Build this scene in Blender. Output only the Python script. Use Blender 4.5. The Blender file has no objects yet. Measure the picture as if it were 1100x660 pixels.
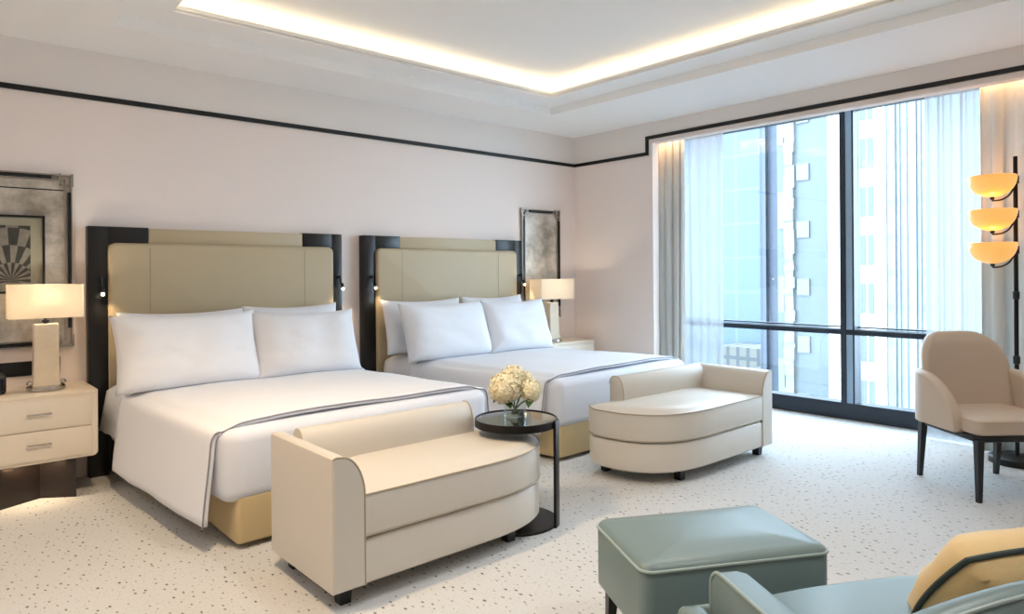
import bpy, bmesh, math, random
from mathutils import Vector, Matrix, noise
PI = math.pi
S = bpy.context.scene
COL = S.collection
random.seed(7)

# ------------------------------------------------------------------ camera
yaw, roll = math.radians(41.404), math.radians(-0.4)
F_PX, PY = 735.13, 292.75
fw = Vector((math.sin(yaw), math.cos(yaw), 0)); rt = Vector((math.cos(yaw), -math.sin(yaw), 0)); up = Vector((0, 0, 1))
r2 = rt*math.cos(roll) + up*math.sin(roll); u2 = up*math.cos(roll) - rt*math.sin(roll)
cam = bpy.data.cameras.new('camera'); co = bpy.data.objects.new('camera', cam); COL.objects.link(co)
cam.sensor_width = 36; cam.lens = F_PX/1100*36; cam.shift_y = -(330-PY)/1100; cam.clip_start = 0.05; cam.clip_end = 500
M = Matrix((r2, u2, -fw)).transposed().to_4x4(); M.translation = Vector((-5.9375, -5.598, 1.4123))
co.matrix_world = M
S.camera = co

# ------------------------------------------------------------------ view, world, sun, large lights
S.view_settings.view_transform = 'Standard'; S.view_settings.look = 'None'
S.view_settings.gamma = 1; S.view_settings.use_curve_mapping = False
S.view_settings.exposure = 0.62
S.cycles.diffuse_bounces = 8; S.cycles.max_bounces = 12
W = bpy.data.worlds.new('sky'); S.world = W; W.use_nodes = True
W.node_tree.nodes['Background'].inputs[0].default_value = (0.66, 0.82, 1.0, 1)
W.node_tree.nodes['Background'].inputs[1].default_value = 9.6

def light(name, typ, loc, energy, color, rot=(0, 0, 0), **kw):
    d = bpy.data.lights.new(name, typ); d.energy = energy; d.color = color
    for k, v in kw.items():
        setattr(d, k, v)
    o = bpy.data.objects.new(name, d); o.location = loc; o.rotation_euler = rot; COL.objects.link(o)
    return o
WARM = (1.0, 0.74, 0.46); SOFT = (1.0, 0.985, 0.975)
sun = light('sun', 'SUN', (0, 0, 30), 1.0, (1, 0.97, 0.92), angle=math.radians(2))
sun.rotation_euler = Vector((0.75, 0.25, -0.6)).to_track_quat('-Z', 'Y').to_euler()
pt = light('window_portal', 'AREA', (0.80, -2.95, 1.5), 1, (1, 1, 1), shape='RECTANGLE', size=4.6, size_y=3.0)
pt.rotation_euler = Vector((-1, 0, 0)).to_track_quat('-Z', 'Z').to_euler()
pt.data.cycles.is_portal = True
# hidden strips in the ceiling cove (x -4.96..-1.05, y -4.9..-0.67), shining up and outward
CX0, CX1, CY0, CY1 = -4.96, -1.05, -4.90, -0.67
LIP = 0.28
COVE_W = 3.0
for nm, loc, sx, sy in (('cove_strip_back', ((CX0+CX1)/2, CY1-0.13, 3.125), CX1-CX0-0.2, 0.05),
                        ('cove_strip_front', ((CX0+CX1)/2, CY0+0.13, 3.125), CX1-CX0-0.2, 0.05),
                        ('cove_strip_right', (CX1-0.13, (CY0+CY1)/2, 3.125), 0.05, CY1-CY0-0.2),
                        ('cove_strip_left', (CX0+0.13, (CY0+CY1)/2, 3.125), 0.05, CY1-CY0-0.2)):
    light(nm, 'AREA', loc, COVE_W, (1, 0.76, 0.47), (PI, 0, 0), shape='RECTANGLE', size=sx, size_y=sy)
# warm strips in the curtain pocket
for nm, y, l in (('curtain_strip_left', -1.2, 0.8), ('curtain_strip_right', -4.45, 1.1)):
    light(nm, 'AREA', (0.145, y, 2.93), 3.2, (1, 0.62, 0.3), (0, 0, 0), shape='RECTANGLE', size=0.04, size_y=l)

# ------------------------------------------------------------------ materials
def node_mat(name):
    m = bpy.data.materials.new(name); m.use_nodes = True
    nt = m.node_tree; nt.nodes.clear()
    out = nt.nodes.new('ShaderNodeOutputMaterial')
    return m, nt, out
def srgb(r, g, b):
    return tuple(((c/255)/12.92 if c/255 <= 0.04045 else (((c/255)+0.055)/1.055)**2.4) for c in (r, g, b)) + (1,)
def pbr(name, rgb, rough=0.6, metal=0.0, bump=0.0, bscale=200, var=0.0, vscale=6, sheen=0.0, coat=0.0, rgb2=None, emis=None, estr=0.0):
    m, nt, out = node_mat(name)
    p = nt.nodes.new('ShaderNodeBsdfPrincipled')
    p.inputs['Roughness'].default_value = rough; p.inputs['Metallic'].default_value = metal
    p.inputs['Sheen Weight'].default_value = sheen; p.inputs['Coat Weight'].default_value = coat
    tc = nt.nodes.new('ShaderNodeTexCoord')
    n1 = nt.nodes.new('ShaderNodeTexNoise'); n1.inputs['Scale'].default_value = vscale; n1.inputs['Detail'].default_value = 4
    nt.links.new(tc.outputs['Object'], n1.inputs['Vector'])
    mx = nt.nodes.new('ShaderNodeMix'); mx.data_type = 'RGBA'
    c = srgb(*rgb)
    c2 = srgb(*rgb2) if rgb2 else tuple(v*(1-var) for v in c[:3]) + (1,)
    mx.inputs['A'].default_value = c; mx.inputs['B'].default_value = c2
    nt.links.new(n1.outputs['Fac'], mx.inputs['Factor'])
    nt.links.new(mx.outputs['Result'], p.inputs['Base Color'])
    if bump:
        n2 = nt.nodes.new('ShaderNodeTexNoise'); n2.inputs['Scale'].default_value = bscale; n2.inputs['Detail'].default_value = 3
        nt.links.new(tc.outputs['Object'], n2.inputs['Vector'])
        b = nt.nodes.new('ShaderNodeBump'); b.inputs['Strength'].default_value = bump; b.inputs['Distance'].default_value = 0.003
        nt.links.new(n2.outputs['Fac'], b.inputs['Height']); nt.links.new(b.outputs['Normal'], p.inputs['Normal'])
    if emis:
        p.inputs['Emission Color'].default_value = srgb(*emis); p.inputs['Emission Strength'].default_value = estr
    nt.links.new(p.outputs[0], out.inputs[0])
    return m
def emit(name, rgb, s):
    m, nt, out = node_mat(name)
    e = nt.nodes.new('ShaderNodeEmission'); e.inputs[0].default_value = srgb(*rgb); e.inputs[1].default_value = s
    nt.links.new(e.outputs[0], out.inputs[0]); return m
def thin_glass(name, tint=(1, 1, 1), refl=0.06):
    m, nt, out = node_mat(name)
    t = nt.nodes.new('ShaderNodeBsdfTransparent'); t.inputs[0].default_value = tint + (1,)
    g = nt.nodes.new('ShaderNodeBsdfGlossy'); g.inputs['Roughness'].default_value = 0.02
    lw = nt.nodes.new('ShaderNodeLayerWeight'); lw.inputs[0].default_value = 0.25
    fr = nt.nodes.new('ShaderNodeMath'); fr.operation = 'MULTIPLY_ADD'; fr.inputs[1].default_value = 0.35; fr.inputs[2].default_value = 0.03
    nt.links.new(lw.outputs['Facing'], fr.inputs[0])
    mx = nt.nodes.new('ShaderNodeMixShader')
    nt.links.new(fr.outputs[0], mx.inputs[0]); nt.links.new(t.outputs[0], mx.inputs[1]); nt.links.new(g.outputs[0], mx.inputs[2])
    nt.links.new(mx.outputs[0], out.inputs[0]); return m
def cloth_thin(name, rgb, transl, transp):
    m, nt, out = node_mat(name)
    d = nt.nodes.new('ShaderNodeBsdfDiffuse'); d.inputs[0].default_value = srgb(*rgb)
    l = nt.nodes.new('ShaderNodeBsdfTranslucent'); l.inputs[0].default_value = srgb(*rgb)
    m1 = nt.nodes.new('ShaderNodeMixShader'); m1.inputs[0].default_value = transl
    nt.links.new(d.outputs[0], m1.inputs[1]); nt.links.new(l.outputs[0], m1.inputs[2])
    last = m1
    if transp:
        t = nt.nodes.new('ShaderNodeBsdfTransparent'); m2 = nt.nodes.new('ShaderNodeMixShader'); m2.inputs[0].default_value = transp
        nt.links.new(m1.outputs[0], m2.inputs[1]); nt.links.new(t.outputs[0], m2.inputs[2]); last = m2
    nt.links.new(last.outputs[0], out.inputs[0]); return m

MT = {}
MT['wall'] = pbr('wall_paper', (240, 228, 221), 0.85, bump=0.05, bscale=300, var=0.02)
MT['frieze'] = pbr('frieze_paint', (234, 228, 223), 0.88, var=0.01)
MT['ceil'] = pbr('ceiling_paint', (247, 247, 246), 0.9, var=0.01)
MT['black'] = pbr('black_lacquer', (16, 15, 15), 0.35, var=0.2)
MT['trimblack'] = pbr('black_trim', (14, 13, 14), 0.5, var=0.2)
MT['frame'] = pbr('window_frame_metal', (38, 46, 58), 0.4, metal=0.2, var=0.1)
MT['mull_lit'] = pbr('mullion_daylit_blue', (150, 178, 200), 0.35, var=0.1)  # daylight on the dark mullion's side, put into the colour
MT['beige'] = pbr('beige_leather', (190, 173, 141), 0.5, bump=0.08, bscale=350, var=0.05)
MT['seam'] = pbr('seam_thread', (160, 146, 114), 0.7)
MT['base'] = pbr('bed_base_leather', (196, 174, 130), 0.55, bump=0.08, bscale=350, var=0.04)
MT['cream'] = pbr('cream_leather', (206, 199, 187), 0.42, bump=0.08, bscale=350, var=0.04)
MT['creampipe'] = pbr('cream_piping', (176, 164, 144), 0.5, var=0.05)
MT['linen'] = pbr('white_linen', (231, 232, 236), 0.9, bump=0.25, bscale=16, var=0.02, sheen=0.1)
MT['linen2'] = pbr('white_coverlet', (220, 223, 231), 0.9, bump=0.2, bscale=120, var=0.02)
MT['greypipe'] = pbr('grey_piping', (140, 140, 148), 0.8, var=0.1)
MT['lacq'] = pbr('ivory_lacquer', (226, 215, 198), 0.3, bump=0.02, bscale=80, var=0.04, coat=0.3)
MT['lacqtop'] = pbr('ivory_lacquer_top', (228, 214, 192), 0.3, var=0.03, coat=0.3)
MT['chrome'] = pbr('chrome', (200, 196, 190), 0.15, metal=1.0)
MT['wood'] = pbr('dark_wood', (26, 17, 14), 0.35, var=0.3, vscale=20)
MT['ash'] = pbr('alabaster', (236, 224, 202), 0.35, rgb2=(214, 198, 170), vscale=14)
MT['bronze'] = pbr('dark_bronze', (32, 28, 27), 0.35, metal=0.6, var=0.2)
MT['tabtop'] = pbr('black_glass_top', (22, 17, 16), 0.06, var=0.2, coat=0.5)
MT['teal'] = pbr('teal_leather', (112, 130, 130), 0.36, bump=0.08, bscale=300, var=0.06)
MT['tealpipe'] = pbr('teal_piping', (150, 166, 162), 0.4, var=0.05)
MT['taupe'] = pbr('taupe_leather', (196, 178, 158), 0.5, bump=0.08, bscale=350, var=0.05)
MT['taupepipe'] = pbr('taupe_piping', (200, 180, 156), 0.5, var=0.05)
MT['ochre'] = pbr('ochre_velvet', (222, 190, 134), 0.8, bump=0.15, bscale=120, var=0.08, sheen=0.3)
MT['dkgreen'] = pbr('dark_green_piping', (52, 62, 58), 0.6, var=0.1)
MT['drape'] = cloth_thin('drape_fabric', (222, 220, 216), 0.34, 0)
MT['sheer'] = cloth_thin('sheer_fabric', (168, 169, 170), 0.55, 0.28)
MT['glass'] = thin_glass('window_glass', (0.93, 0.97, 0.98))
MT['vglass'] = thin_glass('vase_glass', (0.93, 0.96, 0.95))
MT['petal'] = pbr('hydrangea_petal', (244, 238, 216), 0.7, rgb2=(230, 220, 182), vscale=30)
MT['stem'] = pbr('green_stem', (70, 96, 50), 0.6, var=0.2)
MT['leaf'] = pbr('green_leaf', (52, 84, 44), 0.5, var=0.2)
MT['amber'] = pbr('amber_glass', (236, 190, 118), 0.3, emis=(250, 178, 84), estr=0.42)
MT['bulb'] = emit('bulb', (255, 226, 180), 6)
MT['darkbox'] = pbr('dark_plastic', (16, 18, 22), 0.3, var=0.1)
MT['silver'] = pbr('brushed_silver', (176, 168, 156), 0.3, metal=0.9, var=0.15, vscale=20)
MT['greybowl'] = pbr('grey_ceramic', (120, 116, 110), 0.25, var=0.3, vscale=20)
MT['trans'] = thin_glass('acrylic', (0.8, 0.8, 0.78))

def mirror_mat():
    m, nt, out = node_mat('antique_mirror')
    p = nt.nodes.new('ShaderNodeBsdfPrincipled')
    tc = nt.nodes.new('ShaderNodeTexCoord'); n = nt.nodes.new('ShaderNodeTexNoise')
    n.inputs['Scale'].default_value = 4; n.inputs['Detail'].default_value = 9; n.inputs['Roughness'].default_value = 0.7
    nt.links.new(tc.outputs['Object'], n.inputs['Vector'])
    cr = nt.nodes.new('ShaderNodeValToRGB')
    cr.color_ramp.elements[0].position = 0.36; cr.color_ramp.elements[0].color = srgb(150, 143, 130)
    cr.color_ramp.elements[1].position = 0.62; cr.color_ramp.elements[1].color = srgb(214, 207, 196)
    nt.links.new(n.outputs['Fac'], cr.inputs[0]); nt.links.new(cr.outputs[0], p.inputs['Base Color'])
    p.inputs['Metallic'].default_value = 0.5; p.inputs['Roughness'].default_value = 0.3
    nt.links.new(p.outputs[0], out.inputs[0]); return m
MT['mirror'] = mirror_mat()

def shade_mat():
    m, nt, out = node_mat('lamp_shade_fabric')
    d = nt.nodes.new('ShaderNodeBsdfDiffuse'); d.inputs[0].default_value = srgb(244, 236, 222)
    l = nt.nodes.new('ShaderNodeBsdfTranslucent'); l.inputs[0].default_value = srgb(252, 242, 224)
    m1 = nt.nodes.new('ShaderNodeMixShader'); m1.inputs[0].default_value = 0.55
    nt.links.new(d.outputs[0], m1.inputs[1]); nt.links.new(l.outputs[0], m1.inputs[2])
    nt.links.new(m1.outputs[0], out.inputs[0]); return m
MT['shade'] = shade_mat()

def carpet_mat():
    m, nt, out = node_mat('speckled_carpet')
    p = nt.nodes.new('ShaderNodeBsdfPrincipled'); p.inputs['Roughness'].default_value = 0.95
    tc = nt.nodes.new('ShaderNodeTexCoord')
    def vor(scale, rot, thr, stretch):
        mp = nt.nodes.new('ShaderNodeMapping'); mp.inputs['Rotation'].default_value = (0, 0, rot); mp.inputs['Scale'].default_value = (scale*stretch, scale, 1)
        nt.links.new(tc.outputs['Object'], mp.inputs['Vector'])
        v = nt.nodes.new('ShaderNodeTexVoronoi'); v.voronoi_dimensions = '2D'; v.inputs['Scale'].default_value = 1; v.inputs['Randomness'].default_value = 0.9
        nt.links.new(mp.outputs[0], v.inputs['Vector'])
        sep = nt.nodes.new('ShaderNodeSeparateColor'); nt.links.new(v.outputs['Color'], sep.inputs[0])
        th = nt.nodes.new('ShaderNodeMath'); th.operation = 'MULTIPLY'; th.inputs[1].default_value = thr
        nt.links.new(sep.outputs[0], th.inputs[0])
        mr = nt.nodes.new('ShaderNodeMath'); mr.operation = 'SUBTRACT'
        nt.links.new(th.outputs[0], mr.inputs[0]); nt.links.new(v.outputs['Distance'], mr.inputs[1])
        sm = nt.nodes.new('ShaderNodeMapRange'); sm.inputs['From Min'].default_value = -0.03; sm.inputs['From Max'].default_value = 0.05
        nt.links.new(mr.outputs[0], sm.inputs['Value'])
        return sm.outputs[0], sep.outputs[1]
    a, ra = vor(15, 0.55, 0.175, 1.8); b, rb = vor(24, -0.3, 0.13, 1.4)
    n = nt.nodes.new('ShaderNodeTexNoise'); n.inputs['Scale'].default_value = 90; n.inputs['Detail'].default_value = 4
    nt.links.new(tc.outputs['Object'], n.inputs['Vector'])
    base = nt.nodes.new('ShaderNodeMix'); base.data_type = 'RGBA'
    base.inputs['A'].default_value = srgb(180, 180, 178); base.inputs['B'].default_value = srgb(204, 203, 200)
    nt.links.new(n.outputs['Fac'], base.inputs['Factor'])
    m1 = nt.nodes.new('ShaderNodeMix'); m1.data_type = 'RGBA'; m1.inputs['B'].default_value = srgb(172, 165, 152)
    nt.links.new(b, m1.inputs['Factor']); nt.links.new(base.outputs['Result'], m1.inputs['A'])
    dk = nt.nodes.new('ShaderNodeMix'); dk.data_type = 'RGBA'
    dk.inputs['A'].default_value = srgb(84, 76, 70); dk.inputs['B'].default_value = srgb(150, 142, 130)
    nt.links.new(ra, dk.inputs['Factor'])
    m2 = nt.nodes.new('ShaderNodeMix'); m2.data_type = 'RGBA'
    nt.links.new(a, m2.inputs['Factor']); nt.links.new(m1.outputs['Result'], m2.inputs['A']); nt.links.new(dk.outputs['Result'], m2.inputs['B'])
    nt.links.new(m2.outputs['Result'], p.inputs['Base Color'])
    bp = nt.nodes.new('ShaderNodeBump'); bp.inputs['Strength'].default_value = 0.3; bp.inputs['Distance'].default_value = 0.004
    nt.links.new(n.outputs['Fac'], bp.inputs['Height']); nt.links.new(bp.outputs[0], p.inputs['Normal'])
    nt.links.new(p.outputs[0], out.inputs[0]); return m
MT['carpet'] = carpet_mat()

def grid_mat(name, rgb, line, sx, sz, lw=0.03, rough=0.5, off=0.0):
    """panel joints on a facade lying in a plane of constant x (object coords y,z)"""
    m, nt, out = node_mat(name)
    p = nt.nodes.new('ShaderNodeBsdfPrincipled'); p.inputs['Roughness'].default_value = rough
    tc = nt.nodes.new('ShaderNodeTexCoord'); sep = nt.nodes.new('ShaderNodeSeparateXYZ'); nt.links.new(tc.outputs['Object'], sep.inputs[0])
    def ln(o, s):
        a = nt.nodes.new('ShaderNodeMath'); a.operation = 'MULTIPLY_ADD'; a.inputs[1].default_value = 1/s; a.inputs[2].default_value = 100.37+off
        nt.links.new(o, a.inputs[0])
        f = nt.nodes.new('ShaderNodeMath'); f.operation = 'FRACT'; nt.links.new(a.outputs[0], f.inputs[0])
        c = nt.nodes.new('ShaderNodeMath'); c.operation = 'LESS_THAN'; c.inputs[1].default_value = lw/s
        nt.links.new(f.outputs[0], c.inputs[0]); return c.outputs[0]
    mxm = nt.nodes.new('ShaderNodeMath'); mxm.operation = 'MAXIMUM'
    nt.links.new(ln(sep.outputs[1], sx), mxm.inputs[0]); nt.links.new(ln(sep.outputs[2], sz), mxm.inputs[1])
    n = nt.nodes.new('ShaderNodeTexNoise'); n.inputs['Scale'].default_value = 0.35; nt.links.new(tc.outputs['Object'], n.inputs['Vector'])
    bs = nt.nodes.new('ShaderNodeMix'); bs.data_type = 'RGBA'; bs.inputs['A'].default_value = srgb(*rgb)
    bs.inputs['B'].default_value = tuple(c*0.85 for c in srgb(*rgb)[:3]) + (1,)
    nt.links.new(n.outputs['Fac'], bs.inputs['Factor'])
    mx = nt.nodes.new('ShaderNodeMix'); mx.data_type = 'RGBA'
    mx.inputs['B'].default_value = srgb(*line)
    nt.links.new(bs.outputs['Result'], mx.inputs['A']); nt.links.new(mxm.outputs[0], mx.inputs['Factor'])
    nt.links.new(mx.outputs['Result'], p.inputs['Base Color']); nt.links.new(p.outputs[0], out.inputs[0])
    return m

# ------------------------------------------------------------------ mesh helpers
def link(name, bm, mat, parent=None, smooth=True, loc=None, angle=40):
    bmesh.ops.remove_doubles(bm, verts=bm.verts, dist=1e-5)
    bmesh.ops.recalc_face_normals(bm, faces=bm.faces)
    me = bpy.data.meshes.new(name); bm.to_mesh(me); bm.free()
    if mat: me.materials.append(mat)
    if smooth:
        me.shade_smooth()
        me.set_sharp_from_angle(angle=math.radians(angle))
    o = bpy.data.objects.new(name, me); COL.objects.link(o)
    if parent: o.parent = parent
    if loc: o.location = loc
    return o
def tag(o, label=None, cat=None, group=None, kind=None):
    if label: o['label'] = label
    if cat: o['category'] = cat
    if group: o['group'] = group
    if kind: o['kind'] = kind
    return o
def thing(name, label, cat, loc=(0, 0, 0), rz=0, group=None):
    o = bpy.data.objects.new(name, None); COL.objects.link(o); o.location = loc; o.rotation_euler = (0, 0, rz)
    o.empty_display_size = 0.1
    return tag(o, label, cat, group)
def rehome(o, root):
    """mesh given in world space becomes a child of a translated root"""
    o.parent = root; o.data.transform(Matrix.Translation(-Vector(root.location)))
    return o

def box(bm, x0, x1, y0, y1, z0, z1, bev=0.0, seg=2):
    vs = [bm.verts.new((x, y, z)) for x in (x0, x1) for y in (y0, y1) for z in (z0, z1)]
    idx = [(0, 1, 3, 2), (4, 6, 7, 5), (0, 4, 5, 1), (2, 3, 7, 6), (0, 2, 6, 4), (1, 5, 7, 3)]
    fs = [bm.faces.new([vs[i] for i in f]) for f in idx]
    if bev:
        es = list({e for f in fs for e in f.edges})
        bmesh.ops.bevel(bm, geom=es, offset=bev, segments=seg, profile=0.5, affect='EDGES')
    return bm
def bx(*a, **k):
    return box(bmesh.new(), *a, **k)
def inset_poly(pts, d):
    n = len(pts); out = []
    A = sum(pts[i][0]*pts[(i+1) % n][1]-pts[(i+1) % n][0]*pts[i][1] for i in range(n))
    sg = 1 if A > 0 else -1
    for i in range(n):
        p0, p1, p2 = Vector(pts[i-1]), Vector(pts[i]), Vector(pts[(i+1) % n])
        e1 = (p1-p0).normalized(); e2 = (p2-p1).normalized()
        n1 = Vector((-e1.y, e1.x))*sg; n2 = Vector((-e2.y, e2.x))*sg
        b = (n1+n2)
        if b.length < 1e-6: b = n1
        b.normalize(); k = max(b.dot(n1), 0.5)
        q = p1+b*(d/k); out.append((q.x, q.y))
    return out
def prism(bm, pts, levels, axis='z', dome=0.0, rings=0, capn=None):
    """stack of inset outlines; levels = [(inset, height)]"""
    def mp(a, b, h):
        return (a, b, h) if axis == 'z' else ((a, h, b) if axis == 'y' else (h, a, b))
    rws = []
    for d, h in levels:
        q = inset_poly(pts, d) if d else pts
        rws.append([bm.verts.new(mp(a, b, h)) for a, b in q])
    n = len(pts)
    for r0, r1 in zip(rws, rws[1:]):
        for i in range(n):
            bm.faces.new((r0[i], r0[(i+1) % n], r1[(i+1) % n], r1[i]))
    bm.faces.new(rws[0])
    if dome or rings:
        q = inset_poly(pts, levels[-1][0]) if levels[-1][0] else pts
        cx = sum(a for a, b in q)/n; cy = sum(b for a, b in q)/n; h0 = levels[-1][1]
        prev = rws[-1]; R = 12; ha = max(abs(a-cx) for a, b in q); hb = max(abs(b-cy) for a, b in q)
        for k in range(1, R):
            t = 1-k/R; hf = lambda a, b: h0+dome*(1-t**5)*(0.35+0.65*(1-min(1, abs((a-cx)*t/ha))**4)*(1-min(1, abs((b-cy)*t/hb))**4))
            cur = [bm.verts.new(mp(cx+(a-cx)*t, cy+(b-cy)*t, hf(a, b))) for a, b in q]
            for i in range(n): bm.faces.new((prev[i], prev[(i+1) % n], cur[(i+1) % n], cur[i]))
            prev = cur
        c = bm.verts.new(mp(cx, cy, h0+dome))
        for i in range(n): bm.faces.new((prev[i], prev[(i+1) % n], c))
    else:
        bm.faces.new(rws[-1])
    return bm
def rlev(h0, h1, r, n=4):
    """rounded bottom and top edges for prism"""
    L = []
    for k in range(n+1):
        a = PI/2*k/n; L.append((r*(1-math.sin(a)), h0+r*(1-math.cos(a))))
    for k in range(n+1):
        a = PI/2*k/n; L.append((r*(1-math.cos(a)), h1-r*(1-math.sin(a))))
    return L
def rrect(x0, x1, y0, y1, r, n=6):
    rs = r if isinstance(r, (list, tuple)) else (r,)*4     # order: x1y1, x0y1, x0y0, x1y0
    cs = [(x1, y1, -1, -1, 0), (x0, y1, 1, -1, 90), (x0, y0, 1, 1, 180), (x1, y0, -1, 1, 270)]
    P = []
    for (cx, cy, sx, sy, a0), rr in zip(cs, rs):
        if rr <= 0: P.append((cx, cy)); continue
        for k in range(n+1):
            a = math.radians(a0+90*k/n)
            P.append((cx+sx*rr+rr*math.cos(a), cy+sy*rr+rr*math.sin(a)))
    return P
def circ(cx, cy, r, n=40, ry=None):
    return [(cx+r*math.cos(2*PI*k/n), cy+(ry or r)*math.sin(2*PI*k/n)) for k in range(n)]
def tube(bm, pts, r, closed=False, n=8, r1=None):
    P = [Vector(p) for p in pts]; N = len(P); rings = []
    up0 = Vector((0, 0, 1)); prev = None
    for i in range(N):
        if closed: t = (P[(i+1) % N]-P[i-1])
        else: t = P[min(i+1, N-1)]-P[max(i-1, 0)]
        t.normalize()
        a = prev if prev is not None else (up0 if abs(t.dot(up0)) < 0.9 else Vector((1, 0, 0)))
        a = (a-t*a.dot(t)).normalized(); prev = a; b = t.cross(a)
        rr = r if r1 is None else r+(r1-r)*i/(N-1)
        rings.append([bm.verts.new(P[i]+(a*math.cos(2*PI*k/n)+b*math.sin(2*PI*k/n))*rr) for k in range(n)])
    for i in range(N if closed else N-1):
        A, B = rings[i], rings[(i+1) % N]
        for k in range(n): bm.faces.new((A[k], A[(k+1) % n], B[(k+1) % n], B[k]))
    if not closed: bm.faces.new(rings[0]); bm.faces.new(rings[-1])
    return bm
def lathe(bm, prof, c=(0, 0, 0), n=36):
    rings = []
    for r, z in prof:
        if r < 1e-5: rings.append([bm.verts.new((c[0], c[1], c[2]+z))])
        else: rings.append([bm.verts.new((c[0]+r*math.cos(2*PI*k/n), c[1]+r*math.sin(2*PI*k/n), c[2]+z)) for k in range(n)])
    for A, B in zip(rings, rings[1:]):
        for k in range(n):
            k2 = (k+1) % n
            if len(A) == 1 and len(B) == 1: continue
            if len(A) == 1: bm.faces.new((A[0], B[k2], B[k]))
            elif len(B) == 1: bm.faces.new((A[k], A[k2], B[0]))
            else: bm.faces.new((A[k], A[k2], B[k2], B[k]))
    return bm
def taper_leg(bm, x, y, z0, z1, w0, w1, dx=0, dy=0):
    v0 = [bm.verts.new((x+dx+sx*w0/2, y+dy+sy*w0/2, z0)) for sx, sy in ((-1, -1), (1, -1), (1, 1), (-1, 1))]
    v1 = [bm.verts.new((x+sx*w1/2, y+sy*w1/2, z1)) for sx, sy in ((-1, -1), (1, -1), (1, 1), (-1, 1))]
    for i in range(4): bm.faces.new((v0[i], v0[(i+1) % 4], v1[(i+1) % 4], v1[i]))
    bm.faces.new(v0); bm.faces.new(v1); return bm
def struct(name, bm, mat, smooth=False):
    return tag(link(name, bm, mat, smooth=smooth), kind='structure')

# ------------------------------------------------------------------ room shell
XL, YF, ZT = -8.2, -7.6, 3.45
struct('floor', bx(XL, 0.86, YF, 0, -0.12, 0), MT['carpet'])
struct('wall_back', bx(XL-0.15, 1.1, 0, 0.15, -0.12, ZT), MT['wall'])
struct('wall_left', bx(XL-0.15, XL, YF, 0, -0.12, ZT), MT['wall'])
struct('wall_front', bx(XL-0.15, 1.1, YF-0.15, YF, -0.12, ZT), MT['wall'])
# window wall: opening y -5.3..-1.185, z 0..2.775, with a deep curtain pocket behind it
OY0, OY1, OZ = -5.30, -1.135, 2.775
bm = bmesh.new()
box(bm, 0, 0.10, OY1, 0, 0, ZT); box(bm, 0, 0.10, YF, OY0, 0, ZT); box(bm, 0, 0.10, OY0, OY1, OZ, ZT)
box(bm, 0.10, 0.86, -0.62, 0, 0, ZT); box(bm, 0.10, 0.86, YF, -5.5, 0, ZT)
box(bm, 0.10, 0.86, -5.5, -0.62, 2.98, ZT)
struct('wall_right', bm, MT['wall'])
# ceiling: lower ring at 3.0, soffit at 3.075, open cove and upper ceiling at 3.30
bm = bmesh.new()
for a in ((XL, 0.0, CY1, 0.0), (XL, 0.0, YF, CY0), (XL, CX0, CY0, CY1), (CX1, 0.0, CY0, CY1)):
    box(bm, a[0], a[1], a[2], a[3], 3.0, 3.45)
ix0, ix1, iy0, iy1 = CX0+LIP, CX1-LIP, CY0+LIP, CY1-LIP
for a in ((CX0, CX1, iy1, CY1), (CX0, CX1, CY0, iy0), (CX0, ix0, iy0, iy1), (ix1, CX1, iy0, iy1)):
    box(bm, a[0], a[1], a[2], a[3], 3.075, 3.095)
for a in ((ix0, ix1, iy1, iy1+0.02), (ix0, ix1, iy0-0.02, iy0), (ix0-0.02, ix0, iy0-0.02, iy1+0.02), (ix1, ix1+0.02, iy0-0.02, iy1+0.02)):
    box(bm, a[0], a[1], a[2], a[3], 3.09, 3.125)
box(bm, CX0, CX1, CY0, CY1, 3.25, 3.45)
struct('ceiling', bm, MT['ceil'])
struct('trim_1', bx(XL, -0.0, -0.018, 0.0, 2.652, 2.688, bev=0.004), MT['trimblack'])
bm = bmesh.new()
box(bm, -0.018, 0, -1.070, 0, 2.652, 2.688, bev=0.003)
box(bm, -0.018, 0, -1.088, -1.052, 2.652, 2.856, bev=0.003)
box(bm, -0.018, 0, YF, -1.052, 2.820, 2.856, bev=0.003)
struct('trim_2', bm, MT['trimblack'])

struct('trim_4', bx(XL, -0.0, -0.004, 0.0, 2.688, 3.0), MT['frieze'])
bm = bmesh.new(); box(bm, -0.004, 0, -1.06, 0, 2.688, 3.0); box(bm, -0.004, 0, YF, -1.06, 2.856, 3.0)
struct('trim_5', bm, MT['frieze'])
# window: dark aluminium frame with panes, in the plane x = 0.70..0.85
wn = bpy.data.objects.new('window_1', None); COL.objects.link(wn); tag(wn, kind='structure')
bm = bmesh.new()
box(bm, 0.70, 0.85, -5.5, -0.62, 0.0, 0.155, bev=0.004)          # bottom rail
box(bm, 0.70, 0.85, -5.5, -0.62, 2.925, 2.98)
link('sill_rail', bm, MT['frame'], wn, smooth=False)
bm = bmesh.new(); box(bm, 0.70, 0.85, -5.5, -0.62, 0.800, 0.850, bev=0.004); box(bm, 0.78, 0.85, -5.5, -0.62, 0.862, 0.874)
link('transom', bm, MT['frame'], wn, smooth=False)
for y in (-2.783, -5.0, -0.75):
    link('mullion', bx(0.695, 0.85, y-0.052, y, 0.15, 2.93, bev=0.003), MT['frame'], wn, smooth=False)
    link('mullion_lit_side', bx(0.705, 0.84, y-0.112, y-0.052, 0.15, 2.93), MT['mull_lit'], wn, smooth=False)  # mullion's daylit side face, painted as a separate pale blue box
    link('mullion', bx(0.70, 0.85, y-0.128, y-0.112, 0.15, 2.93), MT['frame'], wn, smooth=False)
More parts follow.
